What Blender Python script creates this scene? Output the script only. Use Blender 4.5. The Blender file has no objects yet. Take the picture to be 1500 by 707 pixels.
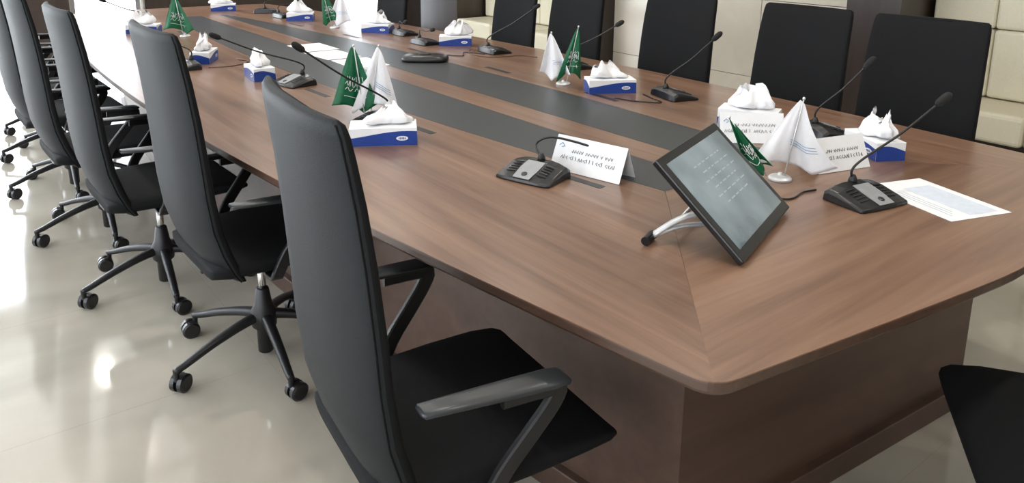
import bpy, math, random
from mathutils import Vector, Matrix, noise
random.seed(4)
S=bpy.context.scene
try:
    S.view_settings.view_transform='Standard'
except Exception: pass
COL=S.collection
# ------------------------------------------------------------ materials
def new_mat(name):
    m=bpy.data.materials.new(name); m.use_nodes=True
    nt=m.node_tree; b=nt.nodes['Principled BSDF']; return m,nt,b
def plain(name,col,rough=.5,metal=0,var=.06,scale=40,bump=0,coat=0,spec=.5,sheen=0):
    m,nt,b=new_mat(name)
    tc=nt.nodes.new('ShaderNodeTexCoord'); nz=nt.nodes.new('ShaderNodeTexNoise')
    nz.inputs['Scale'].default_value=scale; nz.inputs['Detail'].default_value=4
    nt.links.new(tc.outputs['Object'],nz.inputs['Vector'])
    cr=nt.nodes.new('ShaderNodeValToRGB')
    cr.color_ramp.elements[0].position=.3; cr.color_ramp.elements[1].position=.7
    cr.color_ramp.elements[0].color=(*[c*(1-var) for c in col],1)
    cr.color_ramp.elements[1].color=(*[min(1,c*(1+var)) for c in col],1)
    nt.links.new(nz.outputs['Fac'],cr.inputs['Fac']); nt.links.new(cr.outputs['Color'],b.inputs['Base Color'])
    b.inputs['Roughness'].default_value=rough; b.inputs['Metallic'].default_value=metal
    b.inputs['Specular IOR Level'].default_value=spec
    if coat: b.inputs['Coat Weight'].default_value=coat; b.inputs['Coat Roughness'].default_value=.1
    if sheen:
        b.inputs['Sheen Weight'].default_value=sheen; b.inputs['Sheen Roughness'].default_value=.5
    if bump:
        bp=nt.nodes.new('ShaderNodeBump'); bp.inputs['Strength'].default_value=bump; bp.inputs['Distance'].default_value=.002
        nt.links.new(nz.outputs['Fac'],bp.inputs['Height']); nt.links.new(bp.outputs['Normal'],b.inputs['Normal'])
    return m
def wood(name,axis,dark,light,rough=.31,sc=1.0,coat=.16):
    m,nt,b=new_mat(name); N=nt.nodes; L=nt.links
    tc=N.new('ShaderNodeTexCoord'); mp=N.new('ShaderNodeMapping')
    s=[26,26,26]; s[axis]=1.3
    mp.inputs['Scale'].default_value=[q*sc for q in s]
    L.new(tc.outputs['Object'],mp.inputs['Vector'])
    n1=N.new('ShaderNodeTexNoise'); n1.inputs['Scale'].default_value=1; n1.inputs['Detail'].default_value=8; n1.inputs['Roughness'].default_value=.62; n1.inputs['Distortion'].default_value=.6
    L.new(mp.outputs['Vector'],n1.inputs['Vector'])
    mp2=N.new('ShaderNodeMapping'); s2=[5,5,5]; s2[axis]=.55; mp2.inputs['Scale'].default_value=s2
    L.new(tc.outputs['Object'],mp2.inputs['Vector'])
    n2=N.new('ShaderNodeTexNoise'); n2.inputs['Scale'].default_value=1; n2.inputs['Detail'].default_value=3; n2.inputs['Distortion'].default_value=1.2
    L.new(mp2.outputs['Vector'],n2.inputs['Vector'])
    mx=N.new('ShaderNodeMix'); mx.data_type='FLOAT'; mx.inputs[0].default_value=.45
    L.new(n1.outputs['Fac'],mx.inputs[2]); L.new(n2.outputs['Fac'],mx.inputs[3])
    cr=N.new('ShaderNodeValToRGB'); e=cr.color_ramp.elements
    e[0].position=.36; e[0].color=(*dark,1); e[1].position=.64; e[1].color=(*light,1)
    L.new(mx.outputs[0],cr.inputs['Fac']); L.new(cr.outputs['Color'],b.inputs['Base Color'])
    b.inputs['Roughness'].default_value=rough
    b.inputs['Coat Weight'].default_value=coat; b.inputs['Coat Roughness'].default_value=.2
    bp=N.new('ShaderNodeBump'); bp.inputs['Strength'].default_value=.12; bp.inputs['Distance'].default_value=.001
    L.new(n1.outputs['Fac'],bp.inputs['Height']); L.new(bp.outputs['Normal'],b.inputs['Normal'])
    return m
def emis(name,col,st):
    m=bpy.data.materials.new(name); m.use_nodes=True; nt=m.node_tree
    b=nt.nodes['Principled BSDF']; b.inputs['Base Color'].default_value=(*col,1)
    b.inputs['Emission Color'].default_value=(*col,1); b.inputs['Emission Strength'].default_value=st
    return m
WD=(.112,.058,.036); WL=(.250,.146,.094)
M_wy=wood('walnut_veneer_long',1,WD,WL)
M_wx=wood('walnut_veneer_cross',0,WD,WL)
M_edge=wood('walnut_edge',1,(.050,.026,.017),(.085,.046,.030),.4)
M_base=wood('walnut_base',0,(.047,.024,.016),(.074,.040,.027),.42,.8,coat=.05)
M_band=plain('graphite_laminate',(.030,.034,.037),.38,var=.08,scale=60)
M_black=plain('black_plastic',(.007,.007,.008),.3)
M_blackm=plain('black_powder_coat',(.006,.006,.007),.45)
M_grille=plain('speaker_mesh',(.014,.014,.015),.6)
M_foam=plain('black_foam',(.008,.008,.008),.9,scale=400,bump=.6)
M_fab=plain('charcoal_upholstery',(.0050,.0053,.006),.8,scale=500,bump=.4,spec=.18)
M_shell=plain('slate_upholstery',(.0078,.0095,.0112),.62,scale=500,bump=.35,spec=.26)
M_arm=plain('grey_armrest',(.020,.023,.026),.35)
M_chrome=plain('chrome',(.75,.75,.76),.15,1)
M_silver=plain('silver_panel',(.26,.27,.28),.42,.1)
M_alu=plain('brushed_aluminium',(.60,.61,.62),.35,.5)
M_white=plain('white_paper',(.76,.77,.79),.7,var=.02)
M_tissue=plain('tissue_paper',(.82,.82,.84),.85,var=.02,scale=60,bump=.3)
M_blue=plain('blue_carton',(.010,.042,.25),.4)
M_ink=plain('printed_ink',(.05,.05,.06),.6)
M_bluei=plain('blue_ink',(.10,.25,.45),.6)
M_pale=plain('pale_blue_print',(.58,.64,.73),.6)
M_green=plain('green_satin',(.0,.105,.040),.5,scale=80,var=.12)
M_wcloth=plain('white_satin',(.76,.76,.79),.5,scale=80,var=.03)
M_cream=plain('cream_leather',(.72,.67,.52),.5,scale=90,var=.03,bump=.15)
M_brown=wood('dark_brown_panel',2,(.026,.017,.014),(.042,.028,.022),.35)
M_wall=plain('painted_wall',(.60,.56,.50),.7,scale=3)
M_ceil=plain('ceiling_paint',(.80,.79,.77),.8,scale=3,var=.01)
M_frame=plain('aluminium_frame',(.5,.5,.52),.3,.8)
M_blind=emis('daylight_glazing',(.84,.92,1.0),4.2)
M_lamp=emis('downlight_diffuser',(1,.96,.88),26)
M_orange=plain('brown_cable',(.10,.045,.02),.5)
def glossy_floor():
    m,nt,b=new_mat('polished_marble'); N=nt.nodes; L=nt.links
    tc=N.new('ShaderNodeTexCoord')
    n=N.new('ShaderNodeTexNoise'); n.inputs['Scale'].default_value=.9; n.inputs['Detail'].default_value=7; n.inputs['Distortion'].default_value=1.4
    L.new(tc.outputs['Object'],n.inputs['Vector'])
    cr=N.new('ShaderNodeValToRGB'); e=cr.color_ramp.elements
    e[0].position=.35; e[0].color=(.335,.302,.250,1); e[1].position=.68; e[1].color=(.455,.418,.355,1)
    L.new(n.outputs['Fac'],cr.inputs['Fac'])
    br=N.new('ShaderNodeTexBrick'); br.offset=0; br.inputs['Scale'].default_value=1
    br.inputs['Brick Width'].default_value=.8; br.inputs['Row Height'].default_value=.8; br.inputs['Mortar Size'].default_value=.001
    br.inputs['Mortar'].default_value=(.32,.29,.245,1)
    L.new(tc.outputs['Object'],br.inputs['Vector']); L.new(cr.outputs['Color'],br.inputs['Color1']); L.new(cr.outputs['Color'],br.inputs['Color2'])
    L.new(br.outputs['Color'],b.inputs['Base Color'])
    b.inputs['Roughness'].default_value=.085; b.inputs['Specular IOR Level'].default_value=.58
    return m
M_floor=glossy_floor()
def stone():
    m,nt,b=new_mat('polished_stone_panel'); N=nt.nodes; L=nt.links
    tc=N.new('ShaderNodeTexCoord'); n=N.new('ShaderNodeTexNoise'); n.inputs['Scale'].default_value=1.5; n.inputs['Detail'].default_value=6; n.inputs['Distortion'].default_value=1
    L.new(tc.outputs['Object'],n.inputs['Vector'])
    cr=N.new('ShaderNodeValToRGB'); e=cr.color_ramp.elements
    e[0].position=.35; e[0].color=(.58,.53,.44,1); e[1].position=.7; e[1].color=(.68,.63,.54,1)
    L.new(n.outputs['Fac'],cr.inputs['Fac']); L.new(cr.outputs['Color'],b.inputs['Base Color'])
    b.inputs['Roughness'].default_value=.12
    return m
M_stone=stone()
def screen_mat():
    m,nt,b=new_mat('display_glass'); N=nt.nodes; L=nt.links
    b.inputs['Roughness'].default_value=.12
    b.inputs['Coat Weight'].default_value=1; b.inputs['Coat Roughness'].default_value=.04
    tc=N.new('ShaderNodeTexCoord'); n=N.new('ShaderNodeTexNoise'); n.inputs['Scale'].default_value=5; n.inputs['Detail'].default_value=3
    L.new(tc.outputs['Object'],n.inputs['Vector'])
    cr=N.new('ShaderNodeValToRGB'); e=cr.color_ramp.elements
    e[0].position=.35; e[1].position=.65
    e[0].color=(.045,.068,.080,1); e[1].color=(.14,.18,.20,1)
    L.new(n.outputs['Fac'],cr.inputs['Fac']); L.new(cr.outputs['Color'],b.inputs['Base Color'])
    L.new(cr.outputs['Color'],b.inputs['Emission Color']); b.inputs['Emission Strength'].default_value=.75  # light reflected in the glass is put into mottled colour and a weak glow
    return m
M_screen=screen_mat()
M_scrtxt=emis('screen_glyphs',(.24,.29,.31),.5)
# ------------------------------------------------------------ mesh helpers
def mk(name,V,F,mats,parent=None,smooth=False,fm=None,bevel=0,sub=0):
    me=bpy.data.meshes.new(name); me.from_pydata([tuple(v) for v in V],[],F); 
    if not isinstance(mats,(list,tuple)): mats=[mats]
    for m in mats: me.materials.append(m)
    if fm:
        for p,i in zip(me.polygons,fm): p.material_index=i
    if smooth:
        for p in me.polygons: p.use_smooth=True
    import bmesh
    bm=bmesh.new(); bm.from_mesh(me); bmesh.ops.recalc_face_normals(bm,faces=bm.faces); bm.to_mesh(me); bm.free()
    me.update()
    return place(name,me,parent,bevel,sub)
def place(name,me,parent=None,bevel=0,sub=0):
    o=bpy.data.objects.new(name,me); COL.objects.link(o)
    if parent: o.parent=parent
    if bevel:
        b=o.modifiers.new('bevel','BEVEL'); b.width=bevel; b.segments=3; b.limit_method='ANGLE'; b.angle_limit=math.radians(35)
    if sub:
        s=o.modifiers.new('sub','SUBSURF'); s.levels=sub; s.render_levels=sub
    return o
def empty(name,loc=(0,0,0),rz=0):
    e=bpy.data.objects.new(name,None); e.empty_display_size=.1; COL.objects.link(e)
    e.location=loc; e.rotation_euler=(0,0,rz); return e
def boxvf(c,s,M=None):
    V=[]
    for dz in (-.5,.5):
        for dy in (-.5,.5):
            for dx in (-.5,.5):
                v=Vector((dx*s[0],dy*s[1],dz*s[2]))
                if M: v=M@v
                V.append(v+Vector(c))
    return V,[(0,1,3,2),(4,6,7,5),(0,4,5,1),(2,3,7,6),(0,2,6,4),(1,5,7,3)]
def join(parts):
    V=[];F=[]
    for v,f in parts:
        n=len(V); V+=list(v); F+=[tuple(i+n for i in q) for q in f]
    return V,F
def box(name,c,s,mat,parent=None,bevel=0,M=None):
    V,F=boxvf(c,s,M); return mk(name,V,F,mat,parent,bevel=bevel)
def loft(rings,cap=True):
    n=len(rings[0]); V=[v for r in rings for v in r]; F=[]
    for j in range(len(rings)-1):
        for i in range(n):
            a=j*n+i; b=j*n+(i+1)%n; F.append((a,b,b+n,a+n))
    if cap:
        F.append(tuple(range(n))[::-1]); F.append(tuple((len(rings)-1)*n+i for i in range(n)))
    return V,F
def catmull(P,k=6):
    P=[Vector(p) for p in P]; Q=[P[0]*2-P[1]]+P+[P[-1]*2-P[-2]]; out=[]
    for i in range(1,len(Q)-2):
        a,b,c,d=Q[i-1:i+3]
        for j in range(k):
            t=j/k
            out.append(.5*((2*b)+(c-a)*t+(2*a-5*b+4*c-d)*t*t+(3*b-a-3*c+d)*t**3))
    out.append(P[-1]); return out
def sg(x,p): return math.copysign(abs(x)**p,x)
def tube(P,ra,rb=None,n=8,ref=Vector((0,1,0)),pw=1.0):
    rings=[]; m=len(P)
    for i,p in enumerate(P):
        t=(P[min(i+1,m-1)]-P[max(i-1,0)]).normalized()
        r=ref
        if abs(t.dot(r))>.97: r=Vector((1,0,0)) if abs(t.x)<.9 else Vector((0,0,1))
        s=t.cross(r).normalized(); u=s.cross(t).normalized()
        a=ra(i/(m-1)) if callable(ra) else ra
        b=a if rb is None else (rb(i/(m-1)) if callable(rb) else rb)
        rings.append([p+s*a*sg(math.cos(q),pw)+u*b*sg(math.sin(q),pw) for q in [2*math.pi*k/n+math.pi/n for k in range(n)]])
    return loft(rings)
def cyl(c0,c1,r0,r1=None,n=20):
    c0=Vector(c0);c1=Vector(c1); r1=r0 if r1 is None else r1
    t=(c1-c0).normalized(); r=Vector((0,0,1)) if abs(t.z)<.9 else Vector((1,0,0))
    s=t.cross(r).normalized(); u=s.cross(t)
    return loft([[c+s*rr*math.cos(2*math.pi*k/n)+u*rr*math.sin(2*math.pi*k/n) for k in range(n)] for c,rr in ((c0,r0),(c1,r1))])
def revolve(prof,n=24,c=(0,0)):
    return loft([[Vector((c[0]+r*math.cos(2*math.pi*k/n),c[1]+r*math.sin(2*math.pi*k/n),z)) for k in range(n)] for r,z in prof])
# ------------------------------------------------------------ camera
H=1.47; th=math.radians(12.5); az=math.radians(37.5); ro=.010
F_=Vector((math.sin(az)*math.cos(th),math.cos(az)*math.cos(th),-math.sin(th)))
R_=Vector((math.cos(az),-math.sin(az),0)); U_=R_.cross(F_)
R2=R_*math.cos(ro)+U_*math.sin(ro); U2=U_*math.cos(ro)-R_*math.sin(ro)
cam=bpy.data.cameras.new('camera'); co=bpy.data.objects.new('camera',cam); COL.objects.link(co); S.camera=co
co.matrix_world=Matrix(((R2.x,U2.x,-F_.x,0),(R2.y,U2.y,-F_.y,0),(R2.z,U2.z,-F_.z,H),(0,0,0,1)))
cam.sensor_width=36; cam.lens=1126/1500*36; cam.shift_y=-(353.5-144)/1500; cam.clip_start=.02
# ------------------------------------------------------------ room
X0,X1,Y0,Y1,ZC=-2.6,5.7,-2.6,9.4,2.9
box('floor',((X0+X1)/2,(Y0+Y1)/2,-.05),(X1-X0+.4,Y1-Y0+.4,.1),M_floor)
box('ceiling',((X0+X1)/2,(Y0+Y1)/2,ZC+.05),(X1-X0+.4,Y1-Y0+.4,.1),M_ceil)
box('wall_right',(X1+.06,(Y0+Y1)/2,ZC/2),(.1,Y1-Y0+.4,ZC),M_wall)
box('wall_back',((X0+X1)/2,Y0-.06,ZC/2),(X1-X0+.4,.1,ZC),M_wall)
def wall_with_windows(name,axis,pos,a0,a1,wins,z0,z1,sgn):
    parts=[]
    def piece(p0,p1,q0,q1,th=.12):
        if p1-p0<.01 or q1-q0<.01: return
        if axis=='x': parts.append(boxvf(((p0+p1)/2,pos+sgn*.06,(q0+q1)/2),(p1-p0,th,q1-q0)))
        else: parts.append(boxvf((pos+sgn*.06,(p0+p1)/2,(q0+q1)/2),(th,p1-p0,q1-q0)))
    cur=a0
    for w0,w1 in wins:
        piece(cur,w0,0,ZC); piece(w0,w1,0,z0); piece(w0,w1,z1,ZC); cur=w1
    piece(cur,a1,0,ZC)
    V,F=join(parts); mk(name,V,F,M_wall)
win_n=[0]
def window(axis,pos,w0,w1,z0,z1,sgn):
    win_n[0]+=1; e=empty('window_%d'%win_n[0],((w0+w1)/2,pos,0) if axis=='x' else (pos,(w0+w1)/2,0))
    W=w1-w0; fr=[]; 
    def B(a,z,sa,sz,d=.06,off=.06):
        return boxvf((a,sgn*off,z),(sa,d,sz)) if axis=='x' else boxvf((sgn*off,a,z),(d,sa,sz))
    g=B(0,(z0+z1)/2,W,z1-z0,.01,.09); mk('glazing',g[0],g[1],M_blind,e)
    k=max(1,round(W/1.1))
    for i in range(k+1): fr.append(B(-W/2+.025+i*(W-.05)/k,(z0+z1)/2,.05,z1-z0))
    for z in (z0+.025,z1-.025): fr.append(B(0,z,W-.1,.045,.05))
    V,F=join(fr); mk('frame',V,F,M_frame,e)
WF=[(-2.3,.75),(1.25,1.95),(4.35,5.1)]
wall_with_windows('wall_far','x',Y1,X0-.2,X1+.2,WF,.04,2.6,1)
for a,b in WF: window('x',Y1,a,b,.04,2.6,1)
WL_=[(-1.8,.6),(1.2,3.6),(4.2,6.4),(7.0,9.0)]
wall_with_windows('wall_left','y',X0,Y0-.2,Y1,WL_,.3,2.6,-1)
for a,b in WL_: window('y',X0,a,b,.3,2.6,-1)
box('trim_1',(3.15,Y1-.05,ZC/2),(2.36,.08,ZC),M_brown)
box('trim_2',(1.0,Y1-.06,ZC/2),(.46,.1,ZC),M_brown)
box('trim_3',(5.35,Y1-.06,ZC/2),(.46,.1,ZC),M_brown)
def column(y0,y1,i): box('trim_%d'%i,((5.1+X1)/2,(y0+y1)/2,ZC/2),(X1-5.1,y1-y0,ZC),M_brown,bevel=.004)
column(2.46,2.84,4); column(5.3,5.58,5); column(7.75,8.6,6)
stp=[]
zs=[(.0,.30),(.304,.93),(.934,1.56),(1.564,2.2),(2.204,2.896)]
ys=[2.842,3.66,4.48,5.298]
for z0,z1 in zs:
    for a,b in zip(ys[:-1],ys[1:]): stp.append(boxvf(((5.3+X1)/2,(a+b)/2,(z0+z1)/2),(X1-5.3,b-a-.005,z1-z0)))
V,F=join(stp); mk('wall_stone_cladding',V,F,M_stone,bevel=.002)
def banquette(y0,y1):
    e=empty('banquette_seat',(5.35,(y0+y1)/2,0)); L=y1-y0
    box('plinth',(.02,0,.11),(.50,L-.02,.22),M_brown,e)
    n=max(1,round(L/.75)); w=(L-.02)/n
    for i in range(n):
        yc=-L/2+.01+w*(i+.5)
        box('seat_cushion',(-.02,yc,.31),(.54,w-.006,.19),M_cream,e,bevel=.03)
        for z0,z1 in ((.41,.86),(.86,1.31),(1.31,1.76)):
            for s in (-.25,.25):
                box('back_cushion',(.24,yc+s*w,(z0+z1)/2),(.20,w/2-.004,z1-z0-.004),M_cream,e,bevel=.022)
banquette(-2.3,2.44); banquette(5.6,7.73)
for x in (1.0,2.7):
    for y in (-1.0,.6,2.1,3.6,5.1,6.5,7.9):
        e=empty('downlight',(x,y,ZC-.002))
        V,F=revolve([(.07,0),(.07,-.012),(.055,-.014),(.052,-.004)]); mk('rim',V,F,M_frame,e,smooth=False)
        V,F=revolve([(.05,-.006),(.05,-.008)]); mk('diffuser',V,F,M_lamp,e)
        ld=bpy.data.lights.new('downlight_lamp','AREA'); ld.shape='DISK'; ld.size=.1; ld.energy=8.5; ld.color=(1,.93,.84); ld.spread=math.radians(150)
        lo=bpy.data.objects.new('lamp',ld); COL.objects.link(lo); lo.parent=e; lo.location=(0,0,-.02)
def area(name,loc,rot,sx,sy,en,col):
    ld=bpy.data.lights.new(name,'AREA'); ld.shape='RECTANGLE'; ld.size=sx; ld.size_y=sy; ld.energy=en; ld.color=col
    o=bpy.data.objects.new(name,ld); COL.objects.link(o); o.location=loc; o.rotation_euler=rot; return o
area('daylight_far',(-.75,Y1-.03,1.35),(math.radians(-90),0,0),2.9,2.4,140,(.93,.965,1))
for a,b in WL_:
    area('daylight_left',(X0+.03,(a+b)/2,1.45),(0,math.radians(-90),0),2.2,b-a-.1,30,(.95,.975,1))
w=bpy.data.worlds.new('world'); S.world=w; w.use_nodes=True
w.node_tree.nodes['Background'].inputs['Color'].default_value=(.75,.85,1,1); w.node_tree.nodes['Background'].inputs['Strength'].default_value=1
# ------------------------------------------------------------ table
YA,YB=.68,7.15
def xL(y): return .665+.0250*(y-4.0)**2
def xR(y): return 2.97-.023*(y-3.0)**2
def yN(x): return .563+.137*(math.sqrt((x-1.88)**2+.01)-.1)
def yF(x): return 7.25-.10*((x-1.78)/.85)**2
def bez(a,b,c,t): return a*(1-t)**2+b*2*t*(1-t)+c*t*t
cNL=Vector((xL(YA),yN(xL(YA)))); cNR=Vector((xR(YA),yN(xR(YA))))
cFL=Vector((xL(YB),yF(xL(YB)))); cFR=Vector((xR(YB),yF(xR(YB))))
def side_pts(fx,y0,y1,n): return [Vector((fx(y0+(y1-y0)*i/n),y0+(y1-y0)*i/n)) for i in range(n+1)]
def end_pts(fy,x0,x1,n): return [Vector((x0+(x1-x0)*i/n,fy(x0+(x1-x0)*i/n))) for i in range(n+1)]
rc=.05
def corner(c,pa,pb): return [bez(pa,c,pb,i/8) for i in range(9)]
left=side_pts(xL,cNL.y+rc,cFL.y-rc,40)
right=side_pts(xR,cNR.y+rc,cFR.y-rc,40)
near=end_pts(yN,cNL.x+rc,cNR.x-rc,32)
far=end_pts(yF,cFL.x+rc,cFR.x-rc,24)
CNL=corner(cNL,near[0],left[0]); CFL=corner(cFL,left[-1],far[0]); CFR=corner(cFR,far[-1],right[-1]); CNR=corner(cNR,right[0],near[-1])
outer_left=CNL[4:]+left[1:-1]+CFL[:5]
outer_right=CNR[:5][::-1]+right[1:-1]+CFR[4:][::-1]
outer_near=CNL[:5][::-1]+near[1:-1]+CNR[4:][::-1]
outer_far=CFL[4:]+far[1:-1]+CFR[:5]
outline=outer_left+outer_far[1:]+outer_right[::-1][1:]+outer_near[::-1][1:-1]
BY0,BY1=1.37,6.45; bw=.76; CX0,CX1=1.775,1.925
ixL=lambda y:xL(y)+bw
ixR=lambda y:xR(y)-.72
T=empty('conference_table',(0,0,0))
ZT=.75; TV=.0025
def arc(P):
    d=[0]
    for a,b in zip(P[:-1],P[1:]): d.append(d[-1]+(b-a).length)
    return [q/d[-1] for q in d]
def slab(name,A,B,mat,gap=.0006):
    n=len(A); V=[];F=[]
    for z in (ZT,ZT-TV):
        V+=[(p.x,p.y,z) for p in A]+[(p.x,p.y,z) for p in B]
    for i in range(n-1):
        F.append((i,i+1,n+i+1,n+i)); F.append((2*n+i,3*n+i,3*n+i+1,2*n+i+1))
        F.append((i,2*n+i,2*n+i+1,i+1)); F.append((n+i,n+i+1,3*n+i+1,3*n+i))
    F.append((0,n,3*n,2*n)); F.append((n-1,3*n-1,4*n-1,2*n-1))
    mk(name,V,F,mat,T)
g=.0008
def mapped(A,f): return [f(t) for t in arc(A)]
slab('top_border_left',outer_left,mapped(outer_left,lambda t:Vector((ixL(BY0+(BY1-BY0)*t)-g,BY0+(BY1-BY0)*t))),M_wy)
slab('top_border_right',outer_right,mapped(outer_right,lambda t:Vector((ixR(BY0+(BY1-BY0)*t)+g,BY0+(BY1-BY0)*t))),M_wy)
slab('top_border_near',outer_near,mapped(outer_near,lambda t:Vector((ixL(BY0)+(ixR(BY0)-ixL(BY0))*t,BY0-g))),M_wx)
slab('top_border_far',outer_far,mapped(outer_far,lambda t:Vector((ixL(BY1)+(ixR(BY1)-ixL(BY1))*t,BY1+g))),M_wx)
yy=[BY0+(BY1-BY0)*i/30 for i in range(31)]
slab('inlay_left',[Vector((ixL(y)+g,y)) for y in yy],[Vector((CX0-g,y)) for y in yy],M_band)
slab('inlay_centre',[Vector((CX0+g,y)) for y in yy],[Vector((CX1-g,y)) for y in yy],M_wy)
slab('inlay_right',[Vector((CX1+g,y)) for y in yy],[Vector((ixR(y)-g,y)) for y in yy],M_band)
def inset(P,d):
    n=len(P); out=[]
    for i in range(n):
        t=(P[(i+1)%n]-P[i-1]).normalized(); nr=Vector((t.y,-t.x)); out.append(P[i]+nr*d)
    return out
def lv(d,z): return [Vector((p.x,p.y,z)) for p in inset(outline,d)]
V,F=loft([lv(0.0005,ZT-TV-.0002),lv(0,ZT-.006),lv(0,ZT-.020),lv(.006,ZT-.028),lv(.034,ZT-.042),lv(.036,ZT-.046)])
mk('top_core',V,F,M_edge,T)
def base_outline(off):
    yl,yr,b=.985-off,.875-off,6.85+off; P=[]
    for i in range(31):
        y=yl+(b-yl)*i/30; P.append(Vector((xL(y)+.36-off,y)))
    for i in range(1,12):
        x0=P[30].x; x1=xR(b)-.38+off; x=x0+(x1-x0)*i/12; P.append(Vector((x,b+.0)))
    for i in range(31):
        y=b+(yr-b)*i/30; P.append(Vector((xR(y)-.37+off,y)))
    x1=P[-1].x; x0=P[0].x
    for i in range(1,12): P.append(Vector((x1+(x0-x1)*i/12,yr+(yl-yr)*i/12)))
    return P
def bl(off,z): return [Vector((p.x,p.y,z)) for p in base_outline(off)]
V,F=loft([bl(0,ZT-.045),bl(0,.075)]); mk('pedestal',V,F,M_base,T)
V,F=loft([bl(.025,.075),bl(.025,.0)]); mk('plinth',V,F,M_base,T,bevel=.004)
sl=[]
for y in (1.6,2.38,3.16,3.94,4.72,5.5): 
    a=math.atan(.05*(y-4.0))
    sl.append(boxvf((xL(y)+.655,y,ZT+.0002),(.028,.21,.001),Matrix.Rotation(-a,3,'Z')))
    sl.append(boxvf((xR(y)-.64,y,ZT+.0002),(.028,.21,.001),Matrix.Rotation(a,3,'Z')))
V,F=join(sl); mk('cable_slots',V,F,M_blackm,T)
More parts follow.
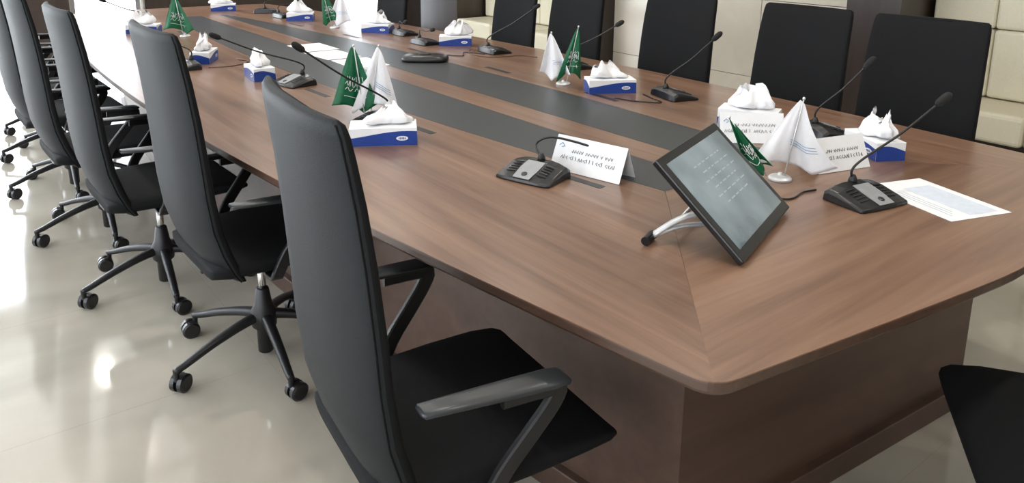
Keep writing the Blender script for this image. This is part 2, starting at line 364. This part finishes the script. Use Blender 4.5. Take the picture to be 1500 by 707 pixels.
# ------------------------------------------------------------ chair (faces +x)
def build_chair_meshes():
    out=[]
    prof=[(.385,-.150,.38,.015),(.395,-.157,.43,.035),(.43,-.182,.460,.055),(.50,-.212,.472,.062),(.58,-.236,.478,.062),(.68,-.250,.479,.058),(.80,-.259,.477,.054),(.92,-.269,.472,.05),(1.03,-.281,.464,.046),(1.11,-.293,.457,.043),(1.148,-.299,.452,.040),(1.168,-.303,.444,.034),(1.176,-.305,.424,.016)]
    n=40; rings=[]
    for z,x,w,t in prof:
        r=[]
        for k in range(n):
            a=2*math.pi*(k+.5)/n
            y=w/2*sg(math.sin(a),.42); px=x+t/2*sg(math.cos(a),.7)+.032*(abs(y)/(.24))**2.2
            r.append(Vector((px,y,z)))
        rings.append(r)
    V,F=loft(rings); fm=[]
    for j in range(len(rings)-1):
        for k in range(n):
            a=2*math.pi*(k+1)/n; fm.append(0 if math.cos(a)>-.15 else 1)
    fm+=[0,1]
    out.append(('backrest',V,F,[M_fab,M_shell],fm,True,0))
    path=[]
    for sgn in (1,-1):
        pp=[]
        for z,x,w,t in prof[1:-1]:
            y=sgn*(w/2*.985); pp.append(Vector((x-t/2*.42+.032*(abs(y)/.24)**2.2-.001,y*1.0,z)))
        if sgn==-1: pp=pp[::-1]
        path+=pp
    V,F=tube(path,.0022,n=6); out.append(('piping',V,F,M_fab,None,True,0))
    sp=[(-.225,.430,.36,.02),(-.22,.430,.42,.045),(-.17,.432,.455,.066),(-.05,.434,.490,.070),(.08,.436,.505,.066),(.20,.437,.510,.056),(.262,.434,.504,.042),(.284,.430,.485,.026),(.291,.427,.45,.010)]
    rings=[]
    for x,z,w,t in sp:
        rings.append([Vector((x,w/2*sg(math.sin(a),.36),z+t/2*sg(math.cos(a),.62)+.008*(abs(math.sin(a))**3))) for a in [2*math.pi*(k+.5)/n for k in range(n)]])
    V,F=loft(rings); out.append(('seat',V,F,M_fab,None,True,0))
    V,F=join([boxvf((-.01,0,.388),(.20,.16,.035)),boxvf((-.14,0,.392),(.14,.09,.03)),cyl((-.02,-.10,.385),(-.02,-.22,.38),.006)])
    out.append(('mechanism',V,F,M_blackm,None,False,.006))
    V,F=cyl((0,0,.20),(0,0,.385),.0135); out.append(('gas_lift',V,F,M_chrome,None,True,0))
    parts=[revolve([(.02,.012),(.026,.018),(.027,.10),(.042,.115),(.045,.165),(.03,.195),(.022,.25),(.018,.255)])]
    V,F=join(parts); out.append(('hub',V,F,M_blackm,None,True,0))
    legs=[];cas=[];forks=[]
    for i in range(5):
        a=math.radians(72*i+46); d=Vector((math.cos(a),math.sin(a),0)); s=Vector((-d.y,d.x,0))
        P=[d*.02+Vector((0,0,.155)),d*.10+Vector((0,0,.143)),d*.20+Vector((0,0,.118)),d*.29+Vector((0,0,.088)),d*.325+Vector((0,0,.080))]
        legs.append(tube(catmull(P,3),lambda t:.019-.008*t,lambda t:.017-.008*t,n=8,ref=Vector((0,0,1)),pw=.7))
        c=d*.32
        a2=a+(1.1,-.6,2.0,.3,-1.4)[i]; w=Vector((math.cos(a2),math.sin(a2),0)); r2=Vector((-w.y,w.x,0))
        cc=c+r2*.018+Vector((0,0,.031))
        for q in (-1,1):
            b0=cc+w*q*.006; b1=cc+w*q*.026
            cas.append(cyl(b0,b0+(b1-b0)*.75,.0305,.0305,22)); cas.append(cyl(b0+(b1-b0)*.75,b1,.0305,.024,22))
        forks.append(cyl(c+Vector((0,0,.045)),c+Vector((0,0,.085)),.008,.010,10))
        forks.append(boxvf(cc+Vector((0,0,.008)),(.008,.03,.04),Matrix.Rotation(a2,3,'Z')))
    V,F=join(legs); out.append(('star_base',V,F,M_blackm,None,True,0))
    V,F=join(cas); out.append(('casters',V,F,M_black,None,False,0))
    V,F=join(forks); out.append(('caster_forks',V,F,M_blackm,None,False,0))
    for sgn in (1,-1):
        rings=[]
        for x,w,z,t in ((-.180,.030,.668,.006),(-.175,.042,.668,.013),(-.10,.048,.664,.015),(.0,.056,.659,.016),(.08,.060,.655,.016),(.105,.056,.654,.013),(.112,.044,.654,.006)):
            rings.append([Vector((x,sgn*(.280+.05*(x+.05))+w/2*sg(math.sin(a),.5),z+t/2*sg(math.cos(a),.7))) for a in [2*math.pi*(k+.5)/16 for k in range(16)]])
        V,F=loft(rings); out.append(('armrest_pad',V,F,M_arm,None,True,0))
        P=[(-.02,.281,.643),(.065,.285,.640),(.098,.286,.632),(.086,.284,.600),(.045,.278,.548),(-.010,.270,.480),(-.04,.260,.416),(-.04,.235,.390),(-.035,.16,.384),(-.03,.06,.384)]
        P=[Vector((x,y*sgn,z)) for x,y,z in P]
        rings=[]
        Q=catmull(P,3)
        for i,p in enumerate(Q):
            t=(Q[min(i+1,len(Q)-1)]-Q[max(i-1,0)]).normalized()
            side=Vector((0,1,0)) if abs(t.y)<.75 else Vector((0,0,1))
            side=(side-t*side.dot(t)).normalized(); o2=t.cross(side).normalized()
            rings.append([p+o2*.019*c+side*.008*s for c,s in ((1,.6),(.8,1),(-.8,1),(-1,.6),(-1,-.6),(-.8,-1),(.8,-1),(1,-.6))])
        V,F=loft(rings); out.append(('armrest_support',V,F,M_blackm,None,False,0))
    return out
CH=None
def chair(x,y,deg,zs=1.0,name='office_chair'):
    global CH
    e=empty(name,(x,y,0),math.radians(deg)); e.scale=(1,1,zs)
    if CH is None:
        CH=[]
        for nm,V,F,m,fm,sm,bv in build_chair_meshes():
            o=mk(nm,V,F,m,e,smooth=sm,fm=fm,bevel=bv); CH.append((nm,o.data,bv))
    else:
        for nm,me,bv in CH: place(nm,me,e,bevel=bv)
    return e
chair(.790,1.262,-6)
for x,y,d in ((.81,2.46,2),(.67,3.25,2),(.60,4.04,3),(.57,4.86,3),(.60,5.64,2),(.68,6.38,0)): chair(x,y,d)
for x,y,d in ((2.92,1.42,180),(2.93,1.98,178),(2.96,2.72,182),(2.96,3.54,180),(2.94,4.14,178),(2.88,5.72,180)): chair(x,y,d,.965)
chair(1.81,.325,124)
# ------------------------------------------------------------ desk objects
def local(e,p):
    return Matrix.Rotation(-e.rotation_euler.z,3,'Z')@(Vector(p)-e.location)
def mic(x,y,deg,head,bend=None,name='gooseneck_microphone'):
    e=empty(name,(x,y,ZT),math.radians(deg))   # front is local -y
    pf=[(-.072,.002),(-.070,.012),(-.03,.027),(.02,.042),(.05,.045),(.068,.032),(.072,.002)]
    xs=[-.094,-.088,-.060,-.034,.034,.060,.088,.094]; ks=(.84,.92,.98,1,1,.98,.92,.84); kz=(.55,.74,.92,1,1,.92,.74,.55)
    rings=[[Vector((xx,yy*k,zz*q)) for yy,zz in pf] for xx,k,q in zip(xs,ks,kz)]
    V,F=loft(rings)
    mk('body',V,F,M_black,e,bevel=.0025)
    V,F=loft([[Vector((-.028,-.068,.0145)),Vector((.028,-.068,.0145)),Vector((.032,-.02,.0305)),Vector((.030,.02,.0425)),Vector((-.030,.02,.0425)),Vector((-.032,-.02,.0305))],
              [Vector((-.028,-.068,.0160)),Vector((.028,-.068,.0160)),Vector((.032,-.02,.0322)),Vector((.030,.02,.0440)),Vector((-.030,.02,.0440)),Vector((-.032,-.02,.0322))]])
    mk('control_panel',V,F,M_silver,e)
    gr=[]
    for sx in (-1,1):
        for j in range(5):
            yy=-.040+.012*j; zz=(.0235+(yy+.040)*.32)
            gr.append(boxvf((sx*.053,yy,zz-.0005),(.030,.003,.002),Matrix.Rotation(sx*.09,3,'Y')))
    V,F=join(gr); mk('speaker_grille',V,F,M_grille,e)
    V,F=revolve([(.009,.0),(.009,.003),(.006,.004)],16); V=[Matrix.Rotation(math.radians(20),3,'X')@v+Vector((0,-.048,.0215)) for v in V]; mk('talk_button',V,F,M_arm,e,smooth=False)
    st=Vector((0,.045,.042)); hd=local(e,head)
    if bend: P=[st]+[local(e,b) for b in bend]+[hd]
    else: P=[st,st+Vector((0,-.004,.05)),st.lerp(hd,.55)+Vector((0,0,.014)),hd]
    Q=catmull(P,8)
    V,F=tube(Q,.0036,n=8); mk('gooseneck',V,F,M_blackm,e,smooth=True)
    V,F=revolve([(.012,.038),(.012,.050),(.007,.062),(.005,.064)],14,(0,.045)); mk('neck_socket',V,F,M_blackm,e,smooth=True)
    t=(Q[-1]-Q[-3]).normalized()
    HP=[hd-t*.006+t*s for s in (0,.004,.012,.03,.044,.052,.055)]
    rad=[.005,.0085,.0115,.0125,.0115,.007,.002]
    V,F=tube(HP,lambda s:rad[min(6,round(s*6))],n=14); mk('foam_windscreen',V,F,M_foam,e,smooth=True)
    return e
mic(1.375,1.685,-72,(1.575,1.575,.818),[(1.437,1.75,.825),(1.465,1.72,.850),(1.51,1.66,.843)])
mic(1.98,.992,-10,(2.20,.93,1.005))
mic(2.55,1.45,62,(2.57,1.34,1.01))
mic(2.58,2.19,75,(2.62,2.03,1.02))
mic(2.72,3.00,80,(2.74,2.72,1.00))
mic(2.66,3.64,85,(2.71,3.34,1.03))
mic(2.50,4.16,90,(2.43,3.98,.86))
mic(2.60,4.60,90,(2.50,4.42,.86))
mic(2.30,6.42,150,(2.45,6.5,.88)); mic(2.30,6.02,95,(2.45,6.07,.88))
mic(1.29,2.50,-80,(.99,2.44,1.065))
mic(1.33,3.40,-80,(1.0,3.38,.995))
mic(1.02,4.10,-85,(.93,4.3,.92))
mic(1.22,5.95,-85,(1.0,5.9,.95))
def tissue_box(x,y,deg,seed=0,L=.215,W=.11,Hh=.062,flat=1.0):
    e=empty('tissue_box',(x,y,ZT+.0005),math.radians(deg))
    box('carton',(0,0,Hh/2),(L,W,Hh),M_white,e,bevel=.001)
    for side in range(4):
        ln=L if side%2==0 else W; dist=(W if side%2==0 else L)/2+.0006
        n=14; V=[];F=[]
        for i in range(n+1):
            s=i/n; xx=-ln/2+ln*s; zt=Hh*(.62+.20*math.sin(s*3.0-.9+side*.5))
            V+=[(xx,-dist,.001),(xx,-dist,zt)]
        for i in range(n): F.append((2*i,2*i+2,2*i+3,2*i+1))
        R=Matrix.Rotation(math.pi/2*side,3,'Z'); V=[R@Vector(v) for v in V]
        mk('blue_print',V,F,M_blue,e)
        if side%2==0:
            V,F=loft([[R@Vector((L*.28+.020*math.cos(a),-dist-.0006-k,.026+.008*math.sin(a))) for a in [2*math.pi*j/18 for j in range(18)]] for k in (0,.0003)])
            mk('label_oval',V,F,M_white,e)
            V,F=join([boxvf((L*.28-.010+.005*j,-dist-.0012,.026),(.003,.0004,.006+.002*(j%2))) for j in range(5)]); V=[R@Vector(v) for v in V]
            mk('label_mark',V,F,M_blue,e)
    n=48; rings=[]; rd=random.Random(seed*7+1)
    ph=[rd.uniform(0,6.28) for _ in range(6)]; tilt=rd.uniform(-.014,.014)
    lev=((0,.042,.006),(.008,.066,.024),(.018,.080,.034),(.030,.074,.032),(.044,.058,.020),(.058,.046,.011),(.070,.036,.004))
    for j,(h,wx,wy) in enumerate(lev):
        q=j/(len(lev)-1); rr=[]; h*=flat
        for k in range(n):
            a=2*math.pi*k/n
            f=1+.20*math.sin(3*a+ph[0]+q)+.18*math.sin(5*a+ph[1]-q*2)*(.4+q)+.14*math.sin(9*a+ph[2]+q*3)
            zz=h+q*(.020*math.sin(2*a+ph[3])+.012*math.sin(5*a+ph[4])+.006*math.sin(11*a+ph[5]))*flat-(.010*q if j<3 else 0)
            rr.append(Vector((wx*f*math.cos(a)+tilt*q*2,wy*f*math.sin(a)+.014*q*math.sin(wx*80*math.cos(a)+ph[5]),Hh+max(0.0005,zz))))
        rings.append(rr)
    V,F=loft(rings); mk('tissue',V,F,M_tissue,e,smooth=True)
    return e
tissue_box(1.20,2.285,-29,1,L=.225,W=.12,flat=.8)
tissue_box(1.25,3.63,85,2,L=.19,W=.10,flat=.8); tissue_box(1.17,4.25,60,3,L=.19,W=.10); tissue_box(1.17,5.62,-30,4,L=.2)
tissue_box(2.43,2.44,-30,5,L=.215,flat=.8); tissue_box(2.44,1.70,-65,6); tissue_box(2.45,1.22,60,7,L=.19,W=.10)
tissue_box(2.62,4.00,-35,8,L=.2); tissue_box(2.5,4.80,-50,9,L=.2); tissue_box(2.33,5.75,-30,10,L=.2); tissue_box(2.05,6.75,-20,11,L=.2)
# flags
STROKES=[[(.15,.38),(.22,.32),(.26,.42),(.33,.30),(.36,.42)],[(.30,.20),(.33,.44)],[(.42,.22),(.44,.44),(.52,.40),(.55,.30)],[(.58,.20),(.59,.44)],[(.62,.40),(.68,.30),(.74,.42),(.80,.32)],[(.85,.20),(.86,.43)],
 [(.18,.52),(.26,.46),(.34,.55),(.44,.48)],[(.50,.54),(.58,.46),(.66,.54),(.80,.48)],[(.18,.68),(.50,.69),(.84,.65)],[(.74,.61),(.76,.72)],[(.24,.27),(.20,.20)],[(.68,.25),(.74,.20)],[(.47,.28),(.52,.24)]]
def flag(par,green,lean,h=.255,seed=0,dirn=0,spread=1.0,fall=0,sh=.38):
    kind='green' if green else 'white'
    top=Vector((lean,0,h)); root=Vector((lean*.25,0,.012))
    V,F=tube([root,root.lerp(top,.5),top],.0022,n=8); mk('flag_pole',V,F,M_alu,par,smooth=True)
    V,F=revolve([(.001,-.005),(.004,-.003),(.0045,0),(.003,.004),(.001,.005)],10); V=[v+top for v in V]; mk('pole_finial',V,F,M_alu,par,smooth=True)
    c,s_=math.cos(dirn),math.sin(dirn)
    L=h-.02
    def f(s,t,o=0):
        w=(.010+.120*t**.85)*spread
        xx=(s-sh)*w; fold=.014*math.sin(s*10+seed+t*1.5)*t+.009*math.sin(s*5-seed)*t+.004*math.sin(s*21+seed*2)*t
        z=h-.004-L*t*(1-.16*abs(math.sin(s*3.3+seed))*t)-.012*s*(1-t)
        q=Vector((xx*c-(fold+o)*s_,xx*s_+(fold+o)*c,0)); 
        pl=root.lerp(top,max(0,min(1,z/h)))
        return Vector((pl.x+q.x+fall*t*t*s,pl.y+q.y,max(z,.008+.006*s)))
    n,m=40,20; V=[f(i/n,j/m) for j in range(m+1) for i in range(n+1)]
    F=[(j*(n+1)+i,j*(n+1)+i+1,(j+1)*(n+1)+i+1,(j+1)*(n+1)+i) for j in range(m) for i in range(n)]
    o=mk(kind+'_flag_cloth',V,F,M_green if green else M_wcloth,par,smooth=True)
    sd=o.modifiers.new('s','SOLIDIFY'); sd.thickness=.0012; sd.offset=0
    if green: 
        parts=[]
        for o_ in (-.0014,.0014):
            for st in STROKES:
                pts=catmull([(a,b,0) for a,b in st],4)
                parts.append(tube([f(.08+p.x*.84,.30+p.y*.75,o_) for p in pts],.0011,n=5))
        V,F=join(parts); mk('flag_inscription',V,F,M_wcloth,par,smooth=True)
    else:
        parts=[]
        for o_ in (-.0014,.0014):
            for b in (.56,.60,.64): parts.append(tube([f(.45+.05*i,b+.01*i,o_) for i in range(10)],.0009,n=4))
        V,F=join(parts); mk('flag_print',V,F,M_bluei,par,smooth=True)
def flag_stand(x,y,deg,gl,wl,seed=0,h=.255,gs=1,ws=1,fall=0,only=None,gsh=.38,wsh=.38,gh=None):
    e=empty('desk_flag_stand',(x,y,ZT+.0005),math.radians(deg))
    V,F=revolve([(.034,0),(.034,.006),(.028,.011),(.008,.014),(.006,.022)],28); mk('stand_base',V,F,M_alu,e,smooth=False,bevel=.001)
    if only!='white': flag(e,True,gl,gh or h,seed,.25,gs,0,gsh)
    if only!='green': flag(e,False,wl,h,seed+2,-.2,ws,fall,wsh)
    return e
flag_stand(1.31,2.62,-38,-.045,.05,1,h=.280,gs=1.35,ws=1.4,gsh=.66,wsh=.42)
flag_stand(2.36,2.68,-42,.065,-.06,3,h=.245,gs=1.0,ws=1.2,gsh=.45,wsh=.6,gh=.275)
flag_stand(1.955,1.240,-35,-.165,.05,5,h=.245,gs=.65,ws=1.4,fall=.07,wsh=.60,gsh=.5,gh=.19)
flag_stand(1.35,5.3,-40,-.05,.05,7,only='green',gs=1.5,gsh=.6,h=.27); flag_stand(2.35,5.18,-40,-.08,.05,9,h=.27,ws=1.4,gs=1.1)
def name_card(x,y,deg,L=.245,seed=0):
    e=empty('name_card',(x,y,ZT+.0015),math.radians(deg)); a=.045; hh=.098
    V=[(-L/2,-a,0),(L/2,-a,0),(L/2,0,hh),(-L/2,0,hh),(L/2,a,0),(-L/2,a,0)]; 
    o=mk('folded_card',V,[(0,1,2,3),(3,2,4,5)],M_white,e); sd=o.modifiers.new('s','SOLIDIFY'); sd.thickness=.0012
    rd=random.Random(seed); parts=[]
    def P(u,v,off=.0014):
        nrm=Vector((0,-hh,a)).normalized(); return Vector((u,-a*(1-v),hh*v))+nrm*off
    for row,(v0,hgt,u0,u1) in enumerate(((.60,.10,-.06,.085),(.40,.11,-.095,.10))):
        u=u0
        while u<u1*L/.25:
            w=rd.uniform(.004,.009); k=rd.choice((0,1,2))
            if row==0: pts=[P(u,v0+rd.uniform(-.03,.03)),P(u+w*.5,v0-.05),P(u+w,v0+.04)]; 
            elif k==0: pts=[P(u,v0-hgt/2),P(u,v0+hgt/2),P(u+.0001,v0+hgt/2)]
            elif k==1: pts=[P(u,v0-hgt/2),P(u+w/2,v0+hgt/3),P(u+w,v0-hgt/2)]
            else: pts=[P(u+w,v0+hgt/3),P(u,v0),P(u+w,v0-hgt/2)]
            parts.append(tube(pts,.0008,n=4)); u+=w+.003+(.006 if rd.random()<.18 else 0)
    V,F=join(parts); mk('lettering',V,F,M_ink,e)
    V,F=tube([P(-L*.44,.70),P(-L*.40,.78),P(-L*.36,.70),P(-L*.40,.66)],.0012,n=4); mk('corner_mark',V,F,M_bluei,e)
name_card(1.545,1.615,-77,.25,1)
name_card(2.205,1.215,-14,.21,2)
name_card(2.25,1.56,-40,.22,3)
def flat_sheet(x,y,deg,z,name='white_sheet',lines=True):
    e=empty(name,(x,y,z),math.radians(deg)); box('sheet',(0,0,.0006),(.297,.21,.0008),M_white,e)
    if lines:
        box('printed_block',(-.02,-.03,.00115),(.22,.10,.0002),M_pale,e)
        V,F=join([boxvf((-.02+.002*i,.07-.013*i,.0012),(.20-.02*(i%3),.0012,.0002)) for i in range(3)]); mk('print',V,F,M_bluei,e)
flat_sheet(2.160,.890,72,ZT+.0003); 
for i,(x,y,d) in enumerate(((1.84,3.75,88),(1.83,4.08,93),(1.85,4.40,90))): flat_sheet(x,y,d,ZT+.0003+.0001*i,lines=False)  # row of plain white rectangles along the centre inlay
# tilted touch display, standing on its long edge and leaning back on a bracket
D=Vector((1.352,.925,.763)); e1=Vector((.39,.14,.004)); e1.normalize(); e2=Vector((-.073,.205,.20)); e2=(e2-e1*e2.dot(e1)).normalized(); nn=e1.cross(e2)
e=empty('touch_display',D)
Rm=Matrix((e1,e2,nn)).transposed(); LW,LH=.405,.292
def PL(a,b,c): return Rm@Vector((a,b,c))
def slabp(a0,a1,b0,b1,c0,c1): 
    V,F=boxvf(((a0+a1)/2,(b0+b1)/2,(c0+c1)/2),(a1-a0,b1-b0,c1-c0)); return [Rm@v for v in V],F
V,F=slabp(0,LW,.0,LH,-.016,0); mk('housing',V,F,M_black,e,bevel=.004)
V,F=slabp(.024,LW-.024,.026,LH-.022,-.002,.0008); mk('screen',V,F,M_screen,e)
V,F=slabp(.05,LW-.05,.06,LH-.05,-.038,-.014); mk('rear_housing',V,F,M_blackm,e,bevel=.008)
parts=[]; rd=random.Random(3)
for i in range(6):
    u=.12+.02*(i%2)
    while u<.30:
        w=rd.uniform(.012,.03); parts.append(slabp(u,u+w,.225-.022*i,.2285-.022*i,.0008,.0011)); u+=w+.008
V,F=join(parts); mk('screen_text',V,F,M_scrtxt,e)
foot=Vector((1.300,1.150,ZT+.012))-D; foot2=Vector((1.63,1.30,ZT+.012))-D
c1=PL(.10,.13,-.036); c2=PL(.30,.13,-.036)
parts=[]
for c,ft in ((c1,foot),(c2,foot2)):
    parts.append(tube(catmull([c,c.lerp(ft,.5)+Vector((0,0,.012)),ft],4),.011,.006,n=8,ref=Vector((0,0,1)),pw=.7))
    parts.append(tube(catmull([c+PL(.035,-.05,0),c.lerp(ft,.6)+Vector((.02,-.01,.0)),ft],4),.008,.005,n=8,ref=Vector((0,0,1)),pw=.7))
parts.append(tube([foot.lerp(c1,.35)+Vector((.01,0,0)),foot2.lerp(c2,.35)],.005,n=8))
V,F=join(parts); mk('stand_bracket',V,F,M_alu,e,smooth=True)
fp=[]
for ft,dv in ((foot,Vector((-.93,-.37,0))),(foot2,Vector((.2,.98,0)))):
    fp.append(cyl(ft-dv*.012,ft+dv*.036,.0115,.0105,16))
V,F=join(fp); mk('rubber_feet',V,F,M_black,e)
# conference phone
e=empty('conference_phone',(2.17,3.62,ZT+.0005),math.radians(-38))
V,F=loft([[Vector((.13*sc*sg(math.cos(a),.5),.085*sc*sg(math.sin(a),.6),z)) for a in [2*math.pi*k/28 for k in range(28)]] for sc,z in ((.96,0),(1,.008),(.97,.022),(.80,.032),(.4,.036))]); mk('body',V,F,M_black,e,smooth=True)
V,F=revolve([(.035,.035),(.035,.039),(.02,.041)],20); mk('speaker',V,F,M_blackm,e)
def cable(P,mat=M_black,r=.0028):
    e=empty('cable',P[0]); V,F=tube([p-Vector(P[0]) for p in catmull(P,8)],r,n=6); mk('cord',V,F,mat,e,smooth=True)
z=ZT+.0034
cable([(2.50,2.30,z),(2.47,2.22,z),(2.44,2.14,z),(2.37,2.22,z),(2.34,2.32,z)])
cable([(2.58,3.78,z),(2.50,3.66,z),(2.52,3.50,z),(2.70,3.44,z),(2.74,3.34,z)],M_orange)
cable([(2.56,3.60,z),(2.50,3.72,z),(2.42,3.62,z),(2.36,3.70,z)])
cable([(1.95,1.12,z),(1.90,1.13,z),(1.82,1.12,z),(1.78,1.18,z)])
cable([(1.13,4.04,z),(1.24,4.02,z),(1.36,4.10,z),(1.33,4.22,z)],M_orange)
